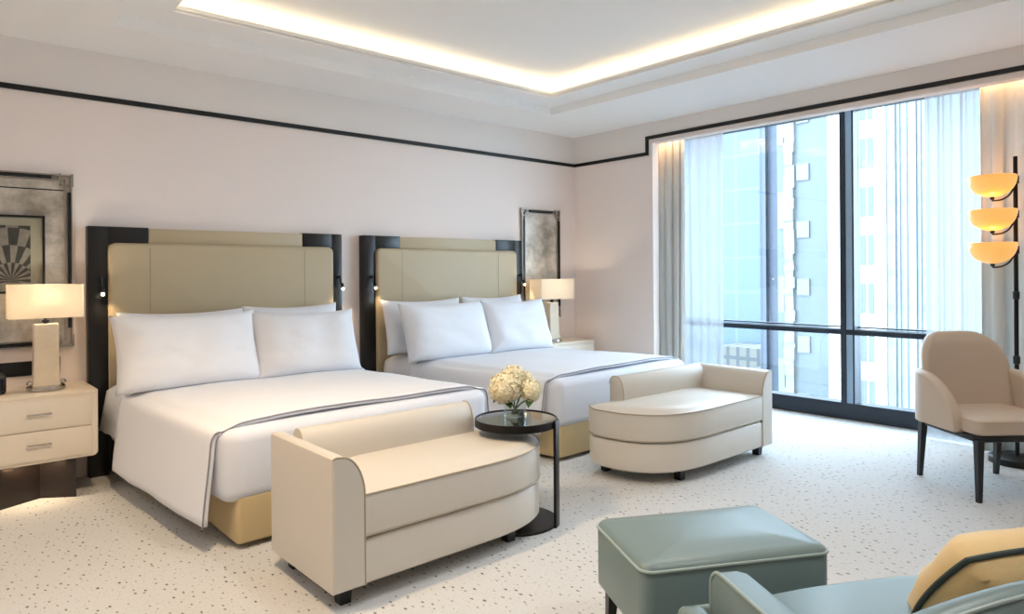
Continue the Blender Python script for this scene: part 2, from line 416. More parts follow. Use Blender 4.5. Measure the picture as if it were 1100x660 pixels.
for y0, y1 in ((-2.783, -0.75), (-4.94, -2.911)):
    link('window_pane', bx(0.80, 0.806, y0, y1, 0.85, 2.93), MT['glass'], wn, smooth=False)
    link('window_pane', bx(0.80, 0.806, y0, y1, 0.155, 0.80), MT['glass'], wn, smooth=False)
struct('trim_3', bx(0.10, 0.69, -0.70, -0.62, 0, 2.98), MT['wall'])

# ------------------------------------------------------------------ curtains
def curtain(name, label, y0, y1, x, pleat, amp, mat, z1=2.965, nz=14, seed=1, solid=0.0, flare=0.0, group=None):
    rnd = random.Random(seed); bm = bmesh.new(); W_ = abs(y1-y0); n = int(W_/pleat*14)
    ph = [rnd.uniform(-0.5, 0.5) for _ in range(60)]; am = [rnd.uniform(0.6, 1.2) for _ in range(60)]
    rows = []
    for j in range(nz+1):
        v = j/nz; z = 0.012+(z1-0.012)*v; row = []
        for i in range(n+1):
            u = i/n; s = u*W_/pleat; k = int(s)
            a = amp*(am[k]*(1-(s-k))+am[k+1]*(s-k))
            w = s*2*PI+ph[k]*(1-(s-k))+ph[k+1]*(s-k)
            top = 0.55+0.45*(1-v)
            px = x+a*math.sin(w)*top+0.010*math.sin(3.1*v+5*u)
            py = y0+(y1-y0)*u+0.35*a*math.sin(2*w)*(1 if y1 < y0 else -1)+flare*(1-v)*(u-0.5)
            row.append(bm.verts.new((px, py, z)))
        rows.append(row)
    for a, b in zip(rows, rows[1:]):
        for i in range(n): bm.faces.new((a[i], a[i+1], b[i+1], b[i]))
    o = link(name, bm, mat, angle=180)
    if solid:
        m = o.modifiers.new('solidify', 'SOLIDIFY'); m.thickness = solid
    return tag(o, label, 'curtain', group)
curtain('drape', 'grey pleated full-length drape gathered at the left end of the window, beside the white wall', -0.78, -1.36, 0.22, 0.088, 0.050, MT['drape'], seed=3, solid=0.003)
curtain('drape', 'warm grey pleated full-length drape at the right end of the window, behind the floor lamp', -4.05, -5.25, 0.22, 0.15, 0.055, MT['drape'], seed=5, solid=0.003)
curtain('sheer_curtain', 'white sheer curtain hanging beside the left drape, gathered left of the glass', -1.20, -1.70, 0.44, 0.11, 0.014, MT['sheer'], seed=8)
curtain('sheer_curtain', 'white sheer curtain hanging behind the taupe armchair, between the glass and the right drape', -3.60, -4.30, 0.42, 0.13, 0.013, MT['sheer'], seed=9)
bm = bx(0.12, 0.66, -5.4, -0.70, 2.966, 2.978)
tag(link('curtain_track', bm, MT['ceil'], smooth=False), 'white curtain track panel above the drapes and sheers in the window head', 'curtain track')

# ------------------------------------------------------------------ the city outside
def facade(name, label, x, y0, y1, z0, z1, mat, depth=8):
    t = thing(name, label, 'building', (x, (y0+y1)/2, z0))
    o = link('facade', bx(0, depth, -(y1-y0)/2, (y1-y0)/2, 0, z1-z0), mat, t, smooth=False)
    return t
ZB, G = -14, -14
struct('ground_outside', bx(4, 120, -60, 90, -14.4, -14), pbr('asphalt', (60, 64, 68), 0.9, var=0.2, vscale=0.3))
# far blue glass tower
t = facade('glass_tower', 'pale blue glass tower farthest to the left, seen through the left pane', 60, 30.2, 52, G, 24, grid_mat('blue_glass_wall', (72, 88, 100), (82, 97, 108), 3.4, 3.6, 0.25, 0.3))
# narrow grey-blue tower in front of it
t = facade('slim_tower', 'narrow slate-blue tower between the pale glass tower and the panelled tower', 42, 16.9, 20.6, G, 17, grid_mat('slate_wall', (48, 58, 72), (40, 48, 62), 1.25, 30, 0.3, 0.4))
for k in range(3):
    link('pilaster', bx(-0.35, 0.0, -1.4+k*1.3, -1.15+k*1.3, 0, 31), pbr('pale_fin', (66, 74, 84), 0.5), t, smooth=False)
# panelled tower
t = facade('panelled_tower', 'pale grey panelled tower with a rough white corner pier, left of the window mullion', 35, 10.7, 15.6, G, 15, grid_mat('panel_wall', (80, 88, 90), (70, 78, 82), 1.3, 1.75, 0.05, 0.45))
cy = 13.15
pier = bmesh.new()
rnd = random.Random(4)
zz = 0.0
while zz < 29:
    h = rnd.uniform(0.25, 0.8); d = rnd.uniform(0.2, 0.3)
    box(pier, -d, 0.0, 14.5-cy-rnd.uniform(0.0, 0.10), 15.0-cy+rnd.uniform(0, 0.10), zz, zz+h); zz += h
link('corner_pier', pier, pbr('rough_white_stone', (122, 124, 122), 0.8, var=0.35, vscale=3), t, smooth=False)
pm = pbr('balcony_white', (104, 106, 104), 0.6, var=0.1)  # even off-white base for the boxes and strips
for k in range(7):
    link('balcony_box', bx(-0.12, 0.0, 13.55-cy, 14.3-cy, 2.4+k*3.5+1.0, 2.4+k*3.5+2.0), pm, t, smooth=False)
for k in range(4):
    link('window_strip', bx(-0.06, 0.0, 15.15-cy, 15.55-cy, 7.6+k*5.2, 9.9+k*5.2), pm, t, smooth=False)
# white building with paired windows
X4 = 30
wm = pbr('white_render_wall', (176, 176, 172), 0.8, var=0.04, vscale=0.5)
t = facade('white_building', 'bright white building with stacked pairs of narrow windows, just right of the mullion', X4, 7.62, 10.25, G, 14, wm, 4.5)
cyb = (7.62+10.25)/2
gm = pbr('dark_window', (70, 78, 76), 0.3, var=0.1)  # even dark grey-green base for the window panels
for k in range(9):
    zc = 7.84-1.0-2.42*(k-1)+14+0.4
    for yy in (8.50, 8.12):
        link('window', bx(-0.06, 0.02, yy-cyb-0.13, yy-cyb+0.13, zc-0.75, zc+0.75), gm, t, smooth=False)
# finned glass building
t = facade('finned_building', 'tall pale building with close vertical fins, right of the white building', 30.6, -3.0, 7.58, G, 15, grid_mat('pale_glass_wall', (132, 141, 142), (118, 129, 133), 40, 1.75, 0.35, 0.4))
cyf = (7.58-3.0)/2
fm = pbr('grey_fin', (104, 111, 116), 0.6)
for k in range(24):
    yy = 7.30-k*0.31-(0.10 if k % 3 == 0 else 0)
    link('fin', bx(-0.18, 0, yy-cyf-0.045, yy-cyf+0.045, 0, 29), fm, t, smooth=False)
# low roofs at the foot of the towers
for k, (x, y0, y1, zt) in enumerate(((52, 24, 28, -7.8), (50, 19.5, 24, -9.0), (56, 28, 33, -6.2))):
    lab = ('low sandy building at the foot of the glass tower, middle of three', 'low sandy building nearest the slate tower, lowest of three', 'low sandy building farthest left behind the sheer curtain, tallest of three')[k]
    facade('low_building', lab, x, y0, y1, G, zt, grid_mat('sand_wall%d' % k, (100, 97, 90), (66, 70, 72), 1.1, 1.3, 0.35, 0.8, off=k*0.3), depth=4)

# ------------------------------------------------------------------ headboards
def headboard(x0, x1, label):
    t = thing('headboard', label, 'headboard', ((x0+x1)/2, 0, 0))
    c = (x0+x1)/2; a, b = x0-c, x1-c
    T = 1.757
    bm = bmesh.new()
    box(bm, a, a+0.125, -0.085, -0.002, 0.0, T, bev=0.004); box(bm, b-0.10, b, -0.085, -0.002, 0, T, bev=0.004)
    box(bm, a+0.12, a+0.385, -0.085, -0.002, 1.635, T, bev=0.004); box(bm, b-0.36, b-0.095, -0.085, -0.002, 1.635, T, bev=0.004)
    box(bm, a+0.12, b-0.095, -0.070, -0.002, 0.02, 0.42)
    link('frame', bm, MT['black'], t)
    link('top_strip', bx(a+0.386, b-0.361, -0.080, -0.002, 1.640, T-0.006, bev=0.006), MT['beige'], t)
    bm = bmesh.new()
    x_0, x_1 = a+0.122, b-0.092
    r = 0.05
    def pan(u0, u1, rr):
        prism(bm, rrect(u0, u1, 0.40, 1.642, rr), [(0, -0.03), (0, -0.095), (0.004, -0.107), (0.013, -0.115), (0.03, -0.118)], axis='y')
    s1, s2 = a+0.386, b-0.361
    pan(x_0, x_1, (r, r, 0, 0))
    pn = link('upholstered_panel', bm, MT['beige'], t)
    for sx in (s1, s2):
        link('stitched_seam', bx(sx-0.0022, sx+0.0022, -0.1192, -0.115, 0.42, 1.612), MT['seam'], pn, smooth=False)
    for xx in (a+0.075, b-0.035):
        bm = bmesh.new()
        tube(bm, [(xx, -0.085, 1.38), (xx, -0.118, 1.38)], 0.012)
        tube(bm, [(xx, -0.118, 1.40), (xx, -0.125, 1.33), (xx, -0.15, 1.30)], 0.008)
        tube(bm, [(xx, -0.145, 1.325), (xx, -0.165, 1.288)], 0.014)
        L = link('reading_light', bm, MT['black'], t)
        bm = bmesh.new(); bmesh.ops.create_uvsphere(bm, u_segments=12, v_segments=8, radius=0.0125, matrix=Matrix.Translation((xx, -0.168, 1.280)))
        link('bulb', bm, MT['bulb'], L)
    return t
headboard(-5.004, -3.072, 'tall beige leather headboard in a black frame, on the wall behind the nearer left bed')
headboard(-2.860, -0.934, 'tall beige leather headboard in a black frame, on the wall behind the farther right bed')
for x in (-4.93, -3.11, -2.785, -0.97):
    light('reading_spot', 'SPOT', (x, -0.19, 1.27), 1.6, WARM, (math.radians(12), 0, 0), spot_size=1.9, spot_blend=0.8, shadow_soft_size=0.012)

# ------------------------------------------------------------------ beds
def quad(Q, s, t):
    hl, hr, fl, fr = [Vector(q) for q in Q]
    return (hl*(1-s)+hr*s)*(1-t)+(fl*(1-s)+fr*s)*t
def qbox(bm, Q, s0, s1, t0, t1, levels, r=0.05, puff=0.0, n=6):
    pts = rrect(s0, s1, t0, t1, 0)
    c = [quad(Q, s, t) for s, t in ((s1, t0), (s0, t0), (s0, t1), (s1, t1))]
    # rounded corners
    P = []
    for i in range(4):
        p, a, b = c[i], c[i-1], c[(i+1) % 4]
        ea = (a-p).normalized(); eb = (b-p).normalized()
        for k in range(n+1):
            f = k/n; ang = PI/2*f
            q = p+ea*r*(1-math.sin(ang))+eb*r*(1-math.cos(ang)); P.append((q.x, q.y))
    prism(bm, P, levels, dome=puff)
    return bm
def smooth01(x):
    x = max(0, min(1, x)); return x*x*(3-2*x)
def make_bed(Q, lab, which, hemL, seed, footdrop, baseQ, wav):
    c = quad(Q, 0.5, 0.5)
    t = thing('bed', lab, 'bed', (c.x, c.y, 0))
    bm = bmesh.new(); qbox(bm, baseQ, 0, 1, 0, 1, rlev(0.03, 0.27, 0.012), r=0.03)
    rehome(link('base', bm, MT['base'], t), t)
    for s_, u_ in ((0.08, 0.08), (0.92, 0.08), (0.08, 0.93), (0.92, 0.93)):
        q = quad(baseQ, s_, u_); rehome(link('leg', bx(q.x-0.03, q.x+0.03, q.y-0.03, q.y+0.03, 0, 0.04), MT['black'], t), t)
    # mattress wrapped in its white coverlet, tucked down to just below the base top
    bm = bmesh.new(); qbox(bm, Q, 0.0, 1.0, 0.0, 1.0, rlev(0.245, 0.615, 0.065, 6), r=0.09, puff=0.012)
    rnd = random.Random(seed)
    for v in bm.verts:
        if v.co.z < 0.3:
            v.co.z += 0.018*noise.noise(Vector((v.co.x*3, v.co.y*3, seed)))
    mo = link('mattress', bm, MT['linen2'], t); rehome(mo, t)
    # duvet, draped over both sides
    nu, nv = 90, 70
    hw = 0.030   # thickness above mattress
    Wd = (quad(Q, 1, 0.9)-quad(Q, 0, 0.9)).length
    topz = 0.645; side_l = topz-hemL; r = 0.075
    bm = bmesh.new(); rows = []
    total = side_l+Wd+side_l
    for j in range(nv+1):
        tt = 0.20+(footdrop-0.20)*j/nv
        row = []
        for i in range(nu+1):
            # arc position: cluster samples at the edges
            d = total*i/nu
            if d < side_l: out, drop = 1, side_l-d; sgn = -1
            elif d > total-side_l: out, drop = 1, d-(total-side_l); sgn = 1
            else: out, drop = 0, 0
            if out:
                s = 0.0 if sgn < 0 else 1.0
                p = quad(Q, s, tt)
                # quarter round shoulder
                k = min(drop/(r*PI/2), 1)
                offx = 0.035*math.sin(k*PI/2)
                z = topz-0.03-max(0, drop-0.02)
                if drop < r*PI/2:
                    z = topz-0.03-r*(1-math.cos(k*PI/2))*0.9
                else:
                    z = topz-0.03-r*0.9-(drop-r*PI/2)*(side_l-0.03-r*0.9)/(side_l-r*PI/2)
                fold = wav*smooth01((drop-0.1)/0.4)*math.sin(tt*17+seed+2*noise.noise(Vector((tt*4, seed, 0))))
                flare = 0.05*smooth01((drop-0.05)/0.5)
                x = p.x+sgn*(offx+fold+flare); y = p.y
                if tt > footdrop-0.06: x -= sgn*0.0
                z += wav*2.0*noise.noise(Vector((tt*4+seed, s*3, 1)))*smooth01((drop-0.2)/0.3)
            else:
                s = (d-side_l)/Wd
                p = quad(Q, s, tt); e = min(s, 1-s)*Wd
                z = topz-0.03*(1-smooth01(e/0.14))+0.010*noise.noise(Vector((p.x*2.3, p.y*2.3, seed)))+0.012*smooth01(e/0.5)
                x, y = p.x, p.y
            # puffed cuff at the pillow end
            if j < 8: z += 0.0
            y += 0.03*math.sin(3*x+seed)*smooth01((tt-0.9)/0.1)
            row.append(bm.verts.new((x, y, z)))
        rows.append(row)
    for a, b in zip(rows, rows[1:]):
        for i in range(nu): bm.faces.new((a[i], a[i+1], b[i+1], b[i]))
    edge = [v.co.copy() for v in rows[-1]]
    d = thing('duvet', 'white duvet spread over the %s, hanging down its sides' % which, 'duvet', (c.x, c.y, 0.63))
    o = link('duvet_cover', bm, MT['linen'], d, angle=180); rehome(o, d)
    m = o.modifiers.new('solidify', 'SOLIDIFY'); m.thickness = 0.026; m.offset = -1
    bm = bmesh.new(); tube(bm, [(p.x, p.y-0.004, p.z-0.008) for p in edge], 0.0045)
    o = link('edge_piping', bm, MT['greypipe'], d); rehome(o, d); o['label'] = 'thin grey edging along the foot end'
    # turned-down sheet at the pillow end
    bm = bmesh.new(); rows = []
    for j in range(9):
        tt = 0.02+0.2*j/8
        row = []
        for i in range(41):
            s = -0.035+1.07*i/40; p = quad(Q, s, tt); e = min(s, 1-s)*Wd
            z = 0.665-0.07*(1-smooth01((e+0.07)/0.16))-0.25*(1 if e < -0.04 else 0)+0.012*noise.noise(Vector((s*9, tt*20, seed+5)))
            row.append(bm.verts.new((p.x, p.y, z)))
        rows.append(row)
    for a, b in zip(rows, rows[1:]):
        for i in range(40): bm.faces.new((a[i], a[i+1], b[i+1], b[i]))
    o = link('sheet_fold', bm, MT['linen'], d, angle=180); rehome(o, d)
    m = o.modifiers.new('solidify', 'SOLIDIFY'); m.thickness = 0.02; m.offset = -1
    return t
Q1 = ((-4.90, -0.13), (-3.17, -0.13), (-4.755, -2.07), (-2.955, -1.98))
B1 = ((-4.69, -0.13), (-3.17, -0.13), (-4.69, -2.06), (-3.00, -1.98))
Q2 = ((-2.69, -0.13), (-1.03, -0.13), (-2.375, -2.05), (-0.64, -2.00))
B2 = ((-2.56, -0.13), (-1.05, -0.13), (-2.33, -2.03), (-0.72, -1.98))
make_bed(Q1, 'nearer left bed with a white coverlet and a plain beige base', 'nearer left bed', 0.14, 1.3, 0.955, B1, 0.006)
make_bed(Q2, 'farther right bed with a white coverlet and a plain beige base, nearer the window', 'farther right bed', 0.22, 4.1, 0.955, B2, 0.022)

def pillow(label, loc, w, h, T, tilt, rz, seed, group=None):
    bm = bmesh.new(); n = 26; vv = {}
    for sd in (1, -1):
        for i in range(n+1):
            for j in range(n+1):
                u = -1+2*i/n; v = -1+2*j/n
                u = math.sin(u*PI/2)*0.35+u*0.65; v = math.sin(v*PI/2)*0.35+v*0.65
                x = u*w/2*(1-0.055*(1-u*u)*0-0.05*(1-v*v)*abs(u)**3); z = v*h/2*(1-(0.12 if v > 0 else 0.03)*(1-u*u)*abs(v)**3)
                prof = (max(0, 1-u**4)*max(0, 1-v**4))**0.55
                y = sd*T/2*prof*(1.0+0.15*(-v))
                y += 0.010*noise.noise(Vector((u*2.2+seed, v*2.2, sd*2)))*prof*2
                y += 0.006*noise.noise(Vector((u*6+seed, v*6, sd*7)))*prof
                if i in (0, n) or j in (0, n):
                    y = 0.006*noise.noise(Vector((u*5+seed, v*5, 0)))
                vv[sd, i, j] = bm.verts.new((x, y, z))
    for sd in (1, -1):
        for i in range(n):
            for j in range(n):
                bm.faces.new((vv[sd, i, j], vv[sd, i+1, j], vv[sd, i+1, j+1], vv[sd, i, j+1]))
    bmesh.ops.remove_doubles(bm, verts=bm.verts, dist=1e-4)
    o = link('pillow', bm, MT['linen'], angle=180)
    o.location = loc; o.rotation_euler = (tilt, 0, rz)
    return tag(o, label, 'pillow', group)
# y of centre, leaning back (positive tilt about x leans the top towards the wall)
pillow('white bed pillow at the left front of the nearer left bed', (-4.475, -0.56, 0.895), 0.96, 0.53, 0.22, math.radians(-19), 0.02, 1)
pillow('white bed pillow at the right front of the nearer left bed', (-3.625, -0.575, 0.885), 0.84, 0.51, 0.21, math.radians(-19), -0.02, 2)
pillow('white bed pillow behind the left front one on the nearer left bed', (-4.42, -0.275, 0.912), 0.88, 0.50, 0.17, math.radians(-14), 0.0, 3)
pillow('white bed pillow behind the right front one on the nearer left bed', (-3.60, -0.275, 0.925), 0.80, 0.50, 0.17, math.radians(-14), 0.0, 4)
pillow('white bed pillow at the left front of the farther right bed', (-2.28, -0.56, 0.900), 0.96, 0.53, 0.22, math.radians(-19), 0.02, 5)
pillow('white bed pillow at the right front of the farther right bed', (-1.455, -0.59, 0.90), 0.80, 0.52, 0.21, math.radians(-19), -0.02, 6)
pillow('white bed pillow behind the left front one on the farther right bed', (-2.33, -0.275, 0.93), 0.88, 0.50, 0.17, math.radians(-14), 0.0, 7)
pillow('white bed pillow behind the right front one on the farther right bed', (-1.47, -0.275, 0.94), 0.80, 0.50, 0.17, math.radians(-14), 0.0, 8)

# ------------------------------------------------------------------ end benches
def bench(label, cx, cy, m):
    """m=1: arm at -x, rounded end at +x.  m=-1 mirrored"""
    t = thing('bench', label, 'bench', (cx, cy, 0))
    def outline(off=0.0):
        P = [(-0.565, 0.315-off), (0.66-off, 0.315-off)]
        for k in range(0, 25):
            a = PI/2*k/24
            P.append((0.06+(0.655-off)*math.cos(a)**0.72, 0.22-(0.54-off)*math.sin(a)**0.72))
        P.append((-0.565, -0.32+off))
        return P
    def fl(bm):
        if m < 0:
            for v in bm.verts: v.co.x *= -1
        return bm
    L = [(0.012, 0.08), (0.0, 0.092), (0.0, 0.262), (0.010, 0.274), (0.03, 0.278)]
    body = link('base', fl(prism(bmesh.new(), outline(), L)), MT['cream'], t)
    o2 = outline(-0.004)
    cush = link('seat_cushion', fl(prism(bmesh.new(), o2, [(0.02, 0.279), (0.002, 0.290), (0.0, 0.31), (0.0, 0.455), (0.006, 0.468), (0.02, 0.474)], dome=0.03)), MT['cream'], t)
    for z in (0.290, 0.466):
        bm = bmesh.new(); tube(bm, [(p[0], p[1], z) for p in inset_poly(o2, 0.0)], 0.0042, closed=True)
        o = link('piping', fl(bm), MT['creampipe'], cush); o['label'] = 'darker seam piping'
    # arm: outer side upright, inner top shoulder rounded
    prof = [(-0.715, 0.08), (-0.565, 0.08), (-0.565, 0.46)]
    for k in range(1, 13):
        a = PI/2*k/12; prof.append((-0.565-0.115*(1-math.cos(a)), 0.46+0.185*math.sin(a)))
    prof += [(-0.70, 0.648), (-0.712, 0.640), (-0.715, 0.628)]
    arm = link('armrest', fl(prism(bmesh.new(), prof, [(0.008, -0.325), (0.0, -0.317), (0.0, 0.317), (0.008, 0.325)], axis='y')), MT['cream'], t)
    bm = bmesh.new(); tube(bm, [(a, -0.321, b) for a, b in prof[1:-1]], 0.004)
    o = link('piping', fl(bm), MT['creampipe'], arm)
    # backrest: constant section with a rounded inner shoulder and a flat end
    pr = [(0.325, 0.29), (0.325, 0.60)]
    for k in range(1, 7):
        a = PI/2*k/6; pr.append((0.325-0.045*(1-math.cos(a)), 0.60+0.055*math.sin(a)))
    for k in range(0, 11):
        a = PI/2*k/10; pr.append((0.262-0.065*math.sin(a), 0.655-0.13*(1-math.cos(a))))
    pr.append((0.197, 0.29))
    back = link('backrest', fl(prism(bmesh.new(), pr, [(0, -0.60), (0, 0.424), (0.004, 0.432), (0.010, 0.435)], axis='x')), MT['cream'], t)
    bm = bmesh.new(); tube(bm, [(0.429, a, b) for a, b in pr[1:]], 0.004)
    link('piping', fl(bm), MT['creampipe'], back)
    for x, y in ((-0.63, -0.24), (-0.63, 0.24), (0.34, -0.21), (0.54, 0.27)):
        link('leg', fl(taper_leg(bmesh.new(), x, y, 0.0, 0.082, 0.05, 0.06)), MT['black'], t)
    return t
bench('cream leather bench with its arm at left, below the nearer left bed', -3.915, -2.665, 1)
bench('cream leather bench with its arm at right, below the farther right bed', -1.68, -2.650, -1)

# ------------------------------------------------------------------ side table, vase and flowers
TX, TY, TR = -3.355, -2.695, 0.235
t = thing('side_table', 'small round black side table between the two benches', 'side table', (TX, TY, 0))
link('table_base', prism(bmesh.new(), circ(0, 0, TR, 64), [(0, 0), (0, 0.010), (0.003, 0.013)]), MT['bronze'], t)
top = link('tabletop', prism(bmesh.new(), circ(0, 0, TR-0.004, 64), [(0, 0.560), (0, 0.583)]), MT['tabtop'], t)
bm = bmesh.new()
prism(bm, circ(0, 0, TR, 64), [(0.004, 0.545), (0, 0.548), (0, 0.586), (0.004, 0.589), (0.008, 0.586), (0.008, 0.56)])
link('rim', bm, MT['bronze'], top)
ang = math.atan2(-0.205, 0.10)
bm = bmesh.new(); box(bm, TR-0.003, TR+0.013, -0.030, 0.030, 0.0, 0.592, bev=0.003)
bmesh.ops.rotate(bm, verts=bm.verts, cent=(0, 0, 0), matrix=Matrix.Rotation(ang, 3, 'Z'))
link('post', bm, MT['bronze'], t)
VX, VY, VZ = -3.358, -2.69, 0.584
bm = bmesh.new()
lathe(bm, [(0, 0), (0.062, 0), (0.066, 0.004), (0.066, 0.118), (0.062, 0.118), (0.061, 0.014), (0, 0.012)], (0, 0, 0), 40)
vase = link('vase', bm, MT['vglass'], loc=(VX, VY, VZ)); tag(vase, 'clear glass cylinder vase holding white hydrangeas on the black side table', 'vase')
def bloom(label, c, r, seed, stem_to, n=130):
    rnd = random.Random(seed)
    t = thing('hydrangea', label, 'flower', c, 0, 'hydrangeas in the glass vase')
    bm = bmesh.new()
    bmesh.ops.create_icosphere(bm, subdivisions=2, radius=r*0.80)
    for k in range(n):
        z = 1-2*(k+0.5)/n; a = k*2.39996+rnd.uniform(-.2, .2); rr = math.sqrt(1-z*z)
        N = Vector((rr*math.cos(a), rr*math.sin(a), z)); rad = r*rnd.uniform(0.86, 1.03)
        T1 = N.orthogonal().normalized(); T1.rotate(Matrix.Rotation(rnd.uniform(0, PI), 3, N)); T2 = N.cross(T1)
        fs = r*rnd.uniform(0.19, 0.26)
        for q in range(4):
            d1 = T1*math.cos(q*PI/2)+T2*math.sin(q*PI/2); d2 = N.cross(d1)
            o0 = N*rad
            v = [bm.verts.new(o0), bm.verts.new(o0+d1*fs*0.55+d2*fs*0.42+N*0.004), bm.verts.new(o0+d1*fs+N*rnd.uniform(-0.006, 0.006)), bm.verts.new(o0+d1*fs*0.55-d2*fs*0.42+N*0.004)]
            bm.faces.new(v)
    me = bpy.data.meshes.new('bloom'); bm.to_mesh(me); bm.free(); me.materials.append(MT['petal'])
    o = bpy.data.objects.new('bloom', me); COL.objects.link(o); o.parent = t
    e = Vector(stem_to)-Vector(c)
    bm = bmesh.new(); tube(bm, [(0, 0, -r*0.6), (e.x*0.5, e.y*0.5, e.z*0.55), tuple(e)], 0.004)
    link('stem', bm, MT['stem'], t)
    bm = bmesh.new()
    for s in (-1, 1):
        d = Vector((e.x, e.y, 0)); d = (d.normalized() if d.length > 1e-3 else Vector((1, 0, 0)))
        sd = Vector((-d.y, d.x, 0))*s
        b0 = Vector((0, 0, -r*0.85)); pts = []
        for q in range(5):
            f = q/4; w = 0.022*math.sin(PI*min(f*0.9+0.1, 1)); cpt = b0+sd*0.075*f*1.1+Vector((0, 0, 0.01-0.04*f*f))
            pts.append((bm.verts.new(cpt-d*w), bm.verts.new(cpt+Vector((0, 0, -0.003))), bm.verts.new(cpt+d*w)))
        for A, B in zip(pts, pts[1:]):
            bm.faces.new((A[0], A[1], B[1], B[0])); bm.faces.new((A[1], A[2], B[2], B[1]))
    link('leaf', bm, MT['leaf'], t)
rv = Vector((rt.x, rt.y, 0)); fv = Vector((fw.x, fw.y, 0))
def vp(a, b, z): p = Vector((VX, VY, 0))+rv*a+fv*b; return (p.x, p.y, z)
bloom('large cream hydrangea head at the left of the vase', vp(-0.055, -0.03, VZ+0.175), 0.090, 1, vp(0.01, 0.0, VZ+0.025), 150)
bloom('white hydrangea head drooping to the right of the vase', vp(0.088, -0.01, VZ+0.155), 0.062, 2, vp(-0.02, 0.01, VZ+0.025), 100)
bloom('pale hydrangea head at the top of the bunch', vp(-0.01, 0.03, VZ+0.228), 0.070, 3, vp(0.0, -0.01, VZ+0.025), 110)
bloom('white hydrangea head at the back right of the bunch', vp(0.055, 0.06, VZ+0.200), 0.060, 4, vp(-0.01, -0.02, VZ+0.025), 90)
bloom('cream hydrangea head hidden at the back left of the bunch', vp(-0.075, 0.06, VZ+0.175), 0.070, 5, vp(0.02, -0.01, VZ+0.025), 90)

# ------------------------------------------------------------------ nightstands and what is on them
def nightstand(label, x0, x1, z0, z1, yf):
    c = (x0+x1)/2; a, b = x0-c, x1-c
    t = thing('nightstand', label, 'nightstand', (c, 0, 0))
    bm = bmesh.new()
    prism(bm, rrect(a, b, z0, z1-0.022, (0.0, 0.0, 0.03, 0.03)), [(0.0, -0.012), (0.0, yf+0.006), (0.006, yf)], axis='y')
    link('cabinet', bm, MT['lacq'], t)
    link('top', bx(a, b, yf, -0.012, z1-0.024, z1, bev=0.004), MT['lacqtop'], t)
    zm = (z0+z1)/2-0.008
    for q0, q1 in ((z0+0.022, zm-0.003), (zm+0.003, z1-0.036)):
        dr = link('drawer', bx(a+0.038, b-0.038, yf-0.012, yf+0.004, q0, q1, bev=0.003), MT['lacq'], t)
        bm = bmesh.new(); zc = (q0+q1)/2+0.01
        box(bm, -0.065, 0.065, yf-0.036, yf-0.028, zc-0.006, zc+0.006, bev=0.003)
        box(bm, -0.055, -0.047, yf-0.030, yf-0.010, zc-0.004, zc+0.004); box(bm, 0.047, 0.055, yf-0.030, yf-0.010, zc-0.004, zc+0.004)
        link('handle', bm, MT['chrome'], dr)
    prof = [(a+0.10, -0.05), (b-0.12, -0.05), (b-0.12, yf+0.02), (0.02, yf+0.14), (a+0.10, yf+0.02)]
    bm = prism(bmesh.new(), prof, [(0, 0.0), (0, z0)])
    link('plinth', bm, MT['wood'], t, smooth=False)
    return t
nightstand('ivory two-drawer nightstand left of the nearer bed, at the left edge', -5.66, -5.022, 0.250, 0.676, -0.50)
nightstand('ivory nightstand in the corner right of the farther bed, mostly hidden by it', -0.92, -0.195, 0.250, 0.655, -0.47)

def table_lamp(label, x, y, z, w, d, sh, rz=0):
    t = thing('table_lamp', label, 'table lamp', (x, y, z), rz)
    bm = bmesh.new()
    lathe(bm, [(0, 0), (0.100, 0), (0.108, 0.006), (0.108, 0.022), (0.100, 0.030), (0.03, 0.032), (0, 0.032)])
    base = link('lamp_base', bm, MT['chrome'], t)
    for sx in (-1, 1):
        bm = bmesh.new(); bmesh.ops.create_uvsphere(bm, u_segments=16, v_segments=10, radius=0.020, matrix=Matrix.Translation((sx*0.088, -0.020, 0.047)))
        link('ball_foot', bm, MT['chrome'], base)
    bm = bmesh.new()
    prism(bm, rrect(-0.075, 0.075, -0.048, 0.048, 0.018), [(0, 0.021), (0.004, 0.15), (0.007, 0.30), (0.009, 0.422), (0.014, 0.427)])
    link('column', bm, MT['ash'], t)
    bm = bmesh.new(); tube(bm, [(0, 0, 0.42), (0, 0, 0.52)], 0.011)
    lathe(bm, [(0.02, 0.43), (0.02, 0.45), (0.012, 0.455)])
    tube(bm, [(-w/2+0.004, 0, 0.55), (w/2-0.004, 0, 0.55)], 0.003); tube(bm, [(0, -d/2+0.004, 0.55), (0, d/2-0.004, 0.55)], 0.003); tube(bm, [(0, 0, 0.5), (0, 0, 0.56)], 0.006)
    link('socket', bm, MT['black'], t)
    bm = bmesh.new(); bmesh.ops.create_uvsphere(bm, u_segments=12, v_segments=8, radius=0.024, matrix=Matrix.Translation((0, 0, 0.585)))
    link('bulb', bm, MT['bulb'], t)
    z0, z1 = 0.465, 0.465+sh
    P = rrect(-w/2, w/2, -d/2, d/2, 0.012); bm = bmesh.new(); rows = []
    for q, zz in ((0, z0), (0, z1), (0.003, z1), (0.003, z0)):
        rows.append([bm.verts.new((a, b, zz)) for a, b in (inset_poly(P, q) if q else P)])
    n = len(P)
    for A, B in zip(rows, rows[1:]+rows[:1]):
        for k in range(n): bm.faces.new((A[k], A[(k+1) % n], B[(k+1) % n], B[k]))
    link('lamp_shade', bm, MT['shade'], t)
    light('lamp_glow', 'POINT', (x, y, z+0.60), 5.5, (1, 0.88, 0.72), shadow_soft_size=0.03)
table_lamp('table lamp with a white rectangular shade and pale stone column, on the left nightstand', -5.275, -0.29, 0.676, 0.40, 0.17, 0.215)
table_lamp('table lamp with a glowing rectangular shade on the nightstand right of the farther bed', -0.66, -0.27, 0.655, 0.50, 0.19, 0.215)

